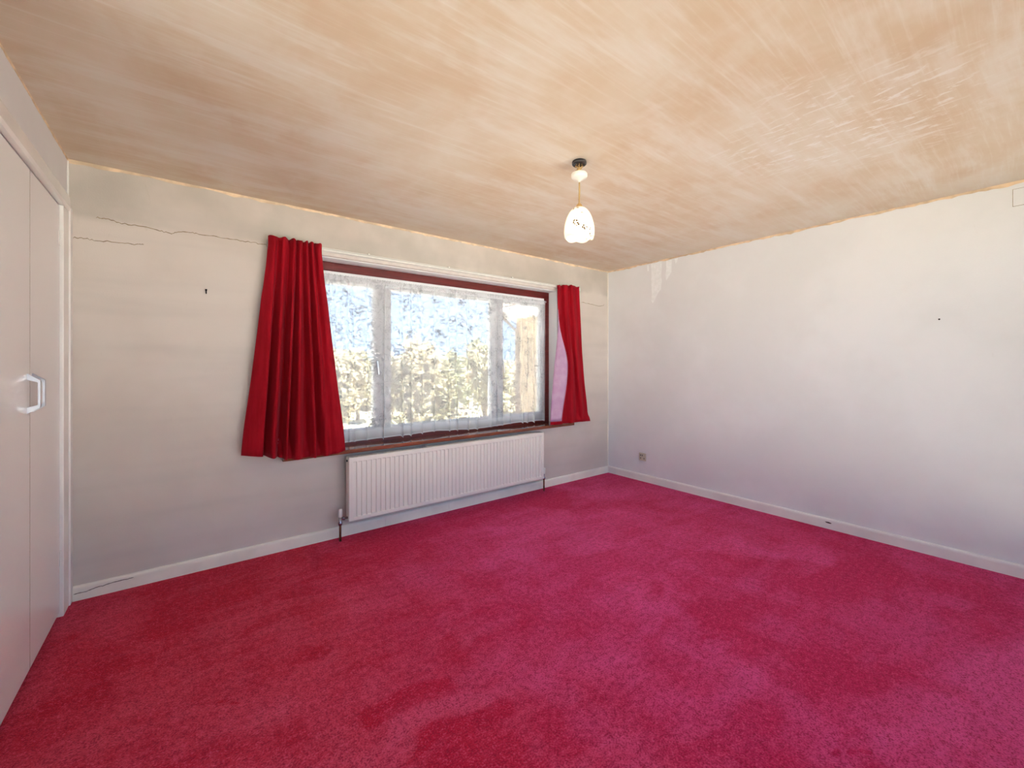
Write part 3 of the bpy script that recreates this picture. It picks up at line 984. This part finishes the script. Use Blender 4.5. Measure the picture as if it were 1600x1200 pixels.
tube('curtain_wire', [(GX0 - 0.03, W + 0.113, 1.966), (3.068, W + 0.113, 1.966)], 0.0028, 'plastic_white', net, 8)
for x in (SX0 + 0.02, 3.078):
    bm = bmesh.new()
    add_tube(bm, [(x, FY0 + 0.001, 1.975), (x, FY0 - 0.018, 1.975), (x, FY0 - 0.020, 1.965), (x, FY0 - 0.012, 1.960)], 0.0025, 8)
    bm_obj('wire_hook', bm, 'plastic_white', net, True)

# ------------------------------------------------------------------ radiator
rad = thing('radiator', 'long white double-panel radiator on the wall under the window', 'radiator')
RXa, RXb, RZa, RZb = 0.926, 2.839, 0.136, 0.602
RF, RB = W - 0.120, W - 0.050       # front face, back of the rear panel


def fluted_panel(name, yf, sgn, th):
    """pressed steel sheet with upright recessed channels, rolled edges all round"""
    pitch = 0.0365
    nfl = int((RXb - RXa - 0.05) / pitch)
    x0 = RXa + ((RXb - RXa) - nfl * pitch) / 2
    xs = [(RXa, 0), (RXa + 0.003, 1), (x0 - 0.001, 1)]
    for k in range(nfl):
        b = x0 + k * pitch
        xs += [(b + 0.0035, 1), (b + 0.0075, 2), (b + pitch - 0.0075, 2), (b + pitch - 0.0035, 1)]
    xs += [(RXb - 0.003, 1), (RXb, 0)]
    zs = [(RZa, 0), (RZa + 0.003, 1), (RZa + 0.026, 1), (RZa + 0.033, 2), (RZb - 0.037, 2), (RZb - 0.030, 1), (RZb - 0.003, 1), (RZb, 0)]
    verts, faces = [], []
    for zi, (z, kz) in enumerate(zs):
        for x, kx in xs:
            k = min(kz, kx)
            dep = 0.004 if k == 0 else (0.0 if k == 1 else 0.009)
            verts.append((x, yf + sgn * dep, z))
    m_ = len(xs)
    for zi in range(len(zs) - 1):
        for xi in range(m_ - 1):
            a = zi * m_ + xi
            f = (a, a + 1, a + m_ + 1, a + m_)
            faces.append(f if sgn > 0 else f[::-1])
    o = mesh(name, verts, faces, 'radiator', rad)
    sm = o.modifiers.new('thickness', 'SOLIDIFY')
    sm.thickness = th
    sm.offset = -1
    return o


fluted_panel('front_panel', RF, 1, 0.004)
box('rear_panel', (RXa, RB - 0.014, RZa), (RXb, RB, RZb), 'radiator', rad, 0.003)
# convector fins between the panels
bm = bmesh.new()
pts = []
nf = 96
for k in range(nf + 1):
    pts.append((RXa + 0.03 + (RXb - RXa - 0.06) * k / nf, RF + 0.014 if k % 2 else RB - 0.017))
va = [bm.verts.new((x, y, RZa + 0.04)) for x, y in pts]
vb = [bm.verts.new((x, y, RZb - 0.04)) for x, y in pts]
for k in range(nf):
    bm.faces.new((va[k], va[k + 1], vb[k + 1], vb[k]))
bm_obj('convector_fins', bm, 'radiator', rad)
# top grille: two rails and cross bars
grille = bmesh.new()
add_box(grille, (RXa + 0.002, RF + 0.006, RZb - 0.010), (RXb - 0.002, RF + 0.020, RZb + 0.003), 0.002)
add_box(grille, (RXa + 0.002, RB - 0.022, RZb - 0.010), (RXb - 0.002, RB - 0.004, RZb + 0.003), 0.002)
k = RXa + 0.01
while k < RXb - 0.02:
    add_box(grille, (k, RF + 0.018, RZb - 0.008), (k + 0.009, RB - 0.020, RZb + 0.002))
    k += 0.016
bm_obj('top_grille', grille, 'radiator', rad)
for xe in (RXa, RXb - 0.010):
    bm = bmesh.new()
    for zc in (RZa + 0.024, RZb - 0.024):
        add_tube(bm, [(xe, W - 0.085, zc), (xe + 0.010, W - 0.085, zc)], 0.015, 14)
    add_box(bm, (xe + 0.001, RF + 0.012, RZa + 0.01), (xe + 0.009, RB - 0.012, RZb - 0.01), 0.002)
    bm_obj('end_casing', bm, 'radiator', rad)
tube('bleed_plug', [(RXa + 0.001, W - 0.085, RZb - 0.024), (RXa - 0.007, W - 0.085, RZb - 0.024)], 0.008, 'plastic_black', rad, 12)
for xb in (1.58, 2.12):
    bm = bmesh.new()
    add_box(bm, (xb - 0.012, RB - 0.030, RZb + 0.002), (xb + 0.012, W - 0.0005, RZb + 0.006), 0.001)
    add_box(bm, (xb - 0.011, W - 0.004, RZb - 0.10), (xb + 0.011, W - 0.0006, RZb + 0.004))
    bm_obj('wall_bracket', bm, 'radiator', rad)
VY = W - 0.090
for vx, s in ((RXa - 0.052, 1), (RXb + 0.026, -1)):
    xe = RXa if s > 0 else RXb
    zc = RZa + 0.026
    bm = bmesh.new()
    add_tube(bm, [(vx, VY, 0.118), (vx, VY, 0.126), (vx, VY, 0.136), (vx, VY, 0.142), (vx, VY, 0.176)], [0.012, 0.015, 0.015, 0.011, 0.011], 12)
    add_tube(bm, [(vx, VY, zc), (vx + s * 0.016, VY, zc), (vx + s * 0.017, VY, zc), (vx + s * 0.030, VY, zc), (vx + s * 0.031, VY, zc), (xe + s * 0.002, VY, zc)], [0.010, 0.010, 0.014, 0.014, 0.009, 0.009], 12)
    valve = bm_obj('valve', bm, 'chrome', rad, True)
    lathe('valve_cap', [(0.0095, 0.0), (0.0135, 0.002), (0.0145, 0.012), (0.0145, 0.052), (0.0125, 0.060), (0.006, 0.062)], (vx, VY, 0.174), 'plastic_white', valve, 14)
    tube('pipe', [(vx, VY, 0.001), (vx, VY, 0.120)], 0.0085, 'copper', rad, 12)

# ------------------------------------------------------------------ pendant lamp
LX, LY = 1.694, 1.589
lamp = thing('pendant_lamp', 'lit opal glass pendant lamp with floral print hanging from the ceiling', 'lamp')
lathe('ceiling_plate', [(0.030, 0), (0.038, -0.002), (0.040, -0.008), (0.040, -0.016), (0.036, -0.020), (0.031, -0.018), (0.0005, -0.016)][::-1], (LX, LY, H), 'plastic_black', lamp, 28)
bm = bmesh.new()
for k in range(5):
    a = k * 1.3
    c, s = math.cos(a), math.sin(a)
    add_tube(bm, [(LX + 0.012 * c, LY + 0.012 * s, H - 0.015), (LX + 0.022 * c, LY + 0.020 * s, H - 0.030), (LX + 0.010 * s, LY + 0.012 * c, H - 0.044), (LX + 0.016 * c, LY + 0.016 * s, H - 0.062)], 0.003, 7)
add_box(bm, (LX - 0.020, LY - 0.012, H - 0.066), (LX + 0.020, LY + 0.012, H - 0.050), 0.002)
tag(bm_obj('wiring', bm, 'brass', lamp, True), 'exposed brown wires and terminal block')
lathe('ceiling_rose', [(0.012, -0.066), (0.041, -0.067), (0.0435, -0.070), (0.0435, -0.086), (0.042, -0.090), (0.037, -0.094), (0.026, -0.101), (0.010, -0.106), (0.006, -0.116)][::-1], (LX, LY, H), 'rose', lamp, 32)
tube('cord', [(LX, LY, H - 0.110), (LX + 0.0015, LY, H - 0.17), (LX - 0.001, LY, H - 0.21), (LX, LY, 2.158)], 0.0042, 'flex', lamp, 8)
lathe('lamp_holder', [(0.006, 2.172), (0.009, 2.166), (0.016, 2.160), (0.018, 2.150), (0.019, 2.138), (0.016, 2.120), (0.016, 2.100)][::-1], (LX, LY, 0), 'brass', lamp, 20)
sp = [(0.018, 2.147), (0.029, 2.143), (0.043, 2.132), (0.056, 2.115), (0.067, 2.092), (0.075, 2.066), (0.0805, 2.040), (0.0825, 2.016), (0.081, 1.996), (0.078, 1.979)]
sp_in = [(r - 0.003, z - 0.0015) for r, z in sp][::-1]
full = sp + sp_in
NR = len(sp)


def scallop(i, a):
    j = i if i < NR else 2 * NR - 1 - i
    w = max(0.0, (j - (NR - 4)) / 3.0)
    return -0.010 * abs(math.sin(a * 3 + 0.2)) * w + 0.004 * w


shade = lathe('lamp_shade', full, (LX, LY, 0), 'shade', lamp, 48, False, scallop)
bulb_prof = [(0.012, 2.100), (0.014, 2.088), (0.022, 2.074), (0.029, 2.056), (0.030, 2.040), (0.024, 2.024), (0.012, 2.014), (0.001, 2.011)][::-1]
t = NT('bulb_glow')
em = t.new('ShaderNodeEmission', {'Color': (1.0, 0.80, 0.52), 'Strength': 13.0})
M['bulb'] = t.done(em.outputs[0])
lathe('bulb', bulb_prof, (LX, LY, 0), 'bulb', lamp, 20)

# ------------------------------------------------------------------ small things on the walls
sock = thing('wall_socket', 'old cream wall socket low on the right wall', 'socket')
sy0, sy1, sz0, sz1 = 2.735, 2.822, 0.225, 0.309
box('plate', (XR - 0.010, sy0, sz0), (XR, sy1, sz1), 'plastic_cream', sock, 0.003)
for yy, zz, hy, hz in ((2.800, 0.252, 0.004, 0.008), (2.757, 0.252, 0.004, 0.008), (2.778, 0.284, 0.004, 0.009), (2.800, 0.284, 0.006, 0.006)):
    box('pin_hole', (XR - 0.0112, yy - hy, zz - hz), (XR - 0.0098, yy + hy, zz + hz), 'plastic_black', sock)
box('switch', (XR - 0.014, 2.744, 0.276), (XR - 0.0095, 2.760, 0.296), 'plastic_cream', sock, 0.0015)


def nail(name, p, nrm, label, mat='dark_metal', hookdrop=0.022):
    t_ = thing(name, label, 'nail')
    p = Vector(p)
    n_ = Vector(nrm)
    bm_ = bmesh.new()
    add_tube(bm_, [p - n_ * 0.0, p + n_ * 0.010, p + n_ * 0.012], [0.003, 0.003, 0.0055], 8)
    bm_obj('shank', bm_, mat, t_, True)
    if hookdrop:
        bm_ = bmesh.new()
        add_tube(bm_, [p + n_ * 0.004 + Vector((0, 0, 0.004)), p + n_ * 0.004 - Vector((0, 0, hookdrop)), p + n_ * 0.010 - Vector((0, 0, hookdrop + 0.002)), p + n_ * 0.012 - Vector((0, 0, hookdrop - 0.007))], 0.003, 8)
        bm_obj('hook', bm_, mat, t_, True)
    return t_


nail('picture_hook', (0.088, W, 1.756), (0, -1, 0), 'small dark picture hook on the beige wall left of the window')
nail('wall_nail', (XR, 0.467, 1.589), (-1, 0, 0), 'tiny dark nail in the middle of the white wall', hookdrop=0)
hatch = thing('blanking_plate', 'painted-over square plate high on the white wall near the ceiling', 'plate')
box('cover', (XR - 0.003, -0.02, 2.25), (XR, 0.151, 2.352), 'wall_white', hatch, 0.001)
box('backing', (XR - 0.0012, -0.022, 2.2482), (XR, 0.153, 2.3538), 'crack', hatch)

# ------------------------------------------------------------------ outside
GZ = -2.7
tag(mesh('ground', [(-120, -120, GZ), (160, -120, GZ), (160, W + 1, GZ), (-120, W + 1, GZ)], [(0, 1, 2, 3)], 'grass'), 'unseen ground on the viewer side, paved pale to bounce light', 'ground', kind='structure')  # out of view, made pale to throw light into the room
tag(mesh('ground', [(-120, W + 1, GZ), (160, W + 1, GZ), (160, 160, GZ), (-120, 160, GZ)], [(0, 1, 2, 3)], 'field'), 'pale dry grass stretching away beyond the window', 'ground', kind='structure')

tag(box('bounce_slab', (-9, W + 1.0, GZ), (5.9, 17.5, GZ + 0.06), 'concrete'), 'unseen pale concrete slab added below the window to bounce light', 'bounce_slab', kind='structure')  # added out of view to throw sunlight up onto the ceiling
house = thing('neighbour_house', 'tan brick wing of a neighbouring house seen at the right of the window', 'house', loc=(0, 0, 0))
hx0, hx1, hy0, hy1, he = 6.0, 11.0, 4.4, 7.6, 2.35
box('wall', (hx0, hy0, GZ), (hx1, hy1, he), 'brick', house)
box('soffit', (hx0 - 0.35, hy0 - 0.3, he), (hx1, hy1 + 0.28, he + 0.04), 'fascia', house)
box('fascia_board', (hx0 - 0.37, hy0 - 0.3, he), (hx0 - 0.35, hy1 + 0.30, he + 0.24), 'fascia', house)
box('bargeboard', (hx0 - 0.35, hy1 + 0.28, he + 0.0), (hx1, hy1 + 0.30, he + 0.24), 'fascia', house)
tube('gutter', [(hx0 - 0.43, hy0 - 0.3, he + 0.17), (hx0 - 0.43, hy1 + 0.32, he + 0.15)], 0.055, 'fascia', house, 10)
tube('downpipe', [(hx0 - 0.43, hy1 - 0.08, he + 0.12), (hx0 - 0.43, hy1 - 0.08, he - 0.02), (hx0 - 0.06, hy1 - 0.08, he - 0.30), (hx0 - 0.06, hy1 - 0.08, GZ + 0.1)], 0.034, 'bark', house, 8)
mesh('roof', [(hx0 - 0.42, hy0 - 0.3, he + 0.24), (hx0 - 0.42, hy1 + 0.32, he + 0.24), (8.5, hy1 + 0.32, he + 1.7), (8.5, hy0 - 0.3, he + 1.7), (hx1, hy1 + 0.32, he + 0.24), (hx1, hy0 - 0.3, he + 0.24),
              ], [(0, 1, 2, 3), (3, 2, 4, 5), (1, 4, 2), (0, 3, 5)], 'tile_roof', house)

garage = thing('garage', 'low white-roofed garage among the trees beyond the window', 'garage')
box('wall', (14.4, 24.0, GZ), (17.0, 28.0, 0.75), 'brick', garage)
box('roof', (14.0, 23.7, 0.75), (17.3, 28.3, 1.02), 'fascia', garage, 0.02)
box('door', (14.9, 23.94, GZ), (16.5, 24.0, -0.5), 'plastic_white', garage)


def tree(name, x, y, top, rx, rz, mat, label, cat, n_leaf=2600, seed=1, group='trees beyond the window', size=0.16):
    rnd = random.Random(seed)
    t_ = thing(name, label, cat, group, loc=(x, y, GZ))
    cz = top - rz - GZ
    bm_ = bmesh.new()
    add_tube(bm_, [(0, 0, 0), (0.05, 0.03, cz * 0.4), (0.0, 0.05, cz)], [0.16, 0.12, 0.07], 8)
    for k in range(7):
        a = rnd.uniform(0, 6.28)
        b = Vector((math.cos(a) * rx * 0.6, math.sin(a) * rx * 0.6, cz + rnd.uniform(-0.3, 0.6) * rz))
        s_ = Vector((0, 0.03, cz * rnd.uniform(0.4, 0.85)))
        add_tube(bm_, [s_, s_.lerp(b, 0.5) + Vector((0, 0, 0.15)), b], [0.07, 0.045, 0.02], 6)
    bm_obj('trunk', bm_, 'bark', t_)
    clumps = []
    for k in range(26):
        while True:
            p = Vector((rnd.uniform(-1, 1), rnd.uniform(-1, 1), rnd.uniform(-1, 1)))
            if 0.3 < p.length < 1:
                break
        clumps.append(Vector((p.x * rx * 0.78, p.y * rx * 0.78, cz + p.z * rz * 0.80)))
    vs_, fs_ = [], []
    for k in range(n_leaf):
        c = clumps[k % len(clumps)]
        r = rnd.gauss(0, 1)
        d = Vector((rnd.gauss(0, 1), rnd.gauss(0, 1), rnd.gauss(0, 1)))
        d.normalize()
        p = c + Vector((d.x * rx, d.y * rx, d.z * rz)) * 0.27 * abs(r) ** 0.5
        a = Vector((rnd.gauss(0, 1), rnd.gauss(0, 1), rnd.gauss(0, 1))).normalized()
        b = a.cross(d).normalized() if a.cross(d).length > 1e-3 else Vector((1, 0, 0))
        s1 = size * rnd.uniform(0.6, 1.3)
        s2 = s1 * 0.55
        i = len(vs_)
        vs_ += [p - a * s1, p + b * s2, p + a * s1, p - b * s2]
        fs_.append((i, i + 1, i + 2, i + 3))
    mesh('crown', vs_, fs_, mat, t_)
    return t_


TR = [  # x, y, top, radius, half height, leaves, label
    (5.6, 21.0, 2.25, 1.5, 2.0, 'leaf_b', 'straw-coloured small tree at the left edge of the window view'),
    (9.6, 30.5, 2.55, 2.4, 2.3, 'leaf_a', 'broad olive tree far off behind the left pane'),
    (6.2, 14.2, 2.80, 1.3, 2.1, 'leaf_b', 'tall pale tree nearest the left of the middle pane'),
    (8.7, 17.3, 2.72, 1.3, 2.2, 'leaf_a', 'rounded olive tree at the centre of the middle pane'),
    (11.9, 21.0, 1.95, 1.4, 2.0, 'leaf_c', 'lower green tree right of the middle pane centre'),
    (11.6, 17.2, 2.60, 1.25, 2.0, 'leaf_a', 'bushy olive tree in front of the right mullion'),
    (18.6, 27.6, 3.8, 1.5, 2.6, 'leaf_c', 'dark green tree behind the right mullion'),
    (15.2, 18.6, 1.65, 1.4, 2.0, 'leaf_b', 'low straw-coloured tree seen in the right pane'),
    (6.1, 10.2, 0.05, 0.85, 1.3, 'leaf_b', 'pale bush low in the middle pane'),
    (3.9, 11.2, 0.35, 1.15, 1.4, 'leaf_a', 'olive bush low in the left pane'),
    (9.6, 13.2, 0.15, 1.15, 1.3, 'leaf_a', 'olive bush low at the right of the middle pane'),
    (7.4, 9.3, 0.25, 0.65, 1.4, 'leaf_b', 'straw bush low in the right pane beside the brick house'),
]
for i, (x, y, top, rx, rz, lm, lab) in enumerate(TR):
    tree('tree' if rz > 1.45 else 'bush', x, y, top, rx, rz, lm, lab, 'tree' if rz > 1.45 else 'bush', 2600, 11 + i, size=0.15 if y < 25 else 0.24)
rh = random.Random(5)
hv, hf = [], []
for k in range(9000):
    ang = R(rh.uniform(2, 60))
    dist = rh.uniform(38, 46)
    p = Vector((math.sin(ang) * dist, math.cos(ang) * dist, GZ + (rh.random() ** 0.7) * (4.2 + 0.8 * pnoise(Vector((ang * 9, 0, 0))))))
    a = Vector((rh.gauss(0, 1), rh.gauss(0, 1), rh.gauss(0, 1))).normalized() * 0.42
    b = a.cross(Vector((rh.gauss(0, 1), rh.gauss(0, 1), rh.gauss(0, 1)))).normalized() * 0.25
    i = len(hv)
    hv += [p - a, p + b, p + a, p - b]
    hf.append((i, i + 1, i + 2, i + 3))
tag(mesh('hedgerow', hv, hf, 'leaf_b'), 'distant belt of straw-coloured scrub along the horizon', 'scrub', kind='stuff')
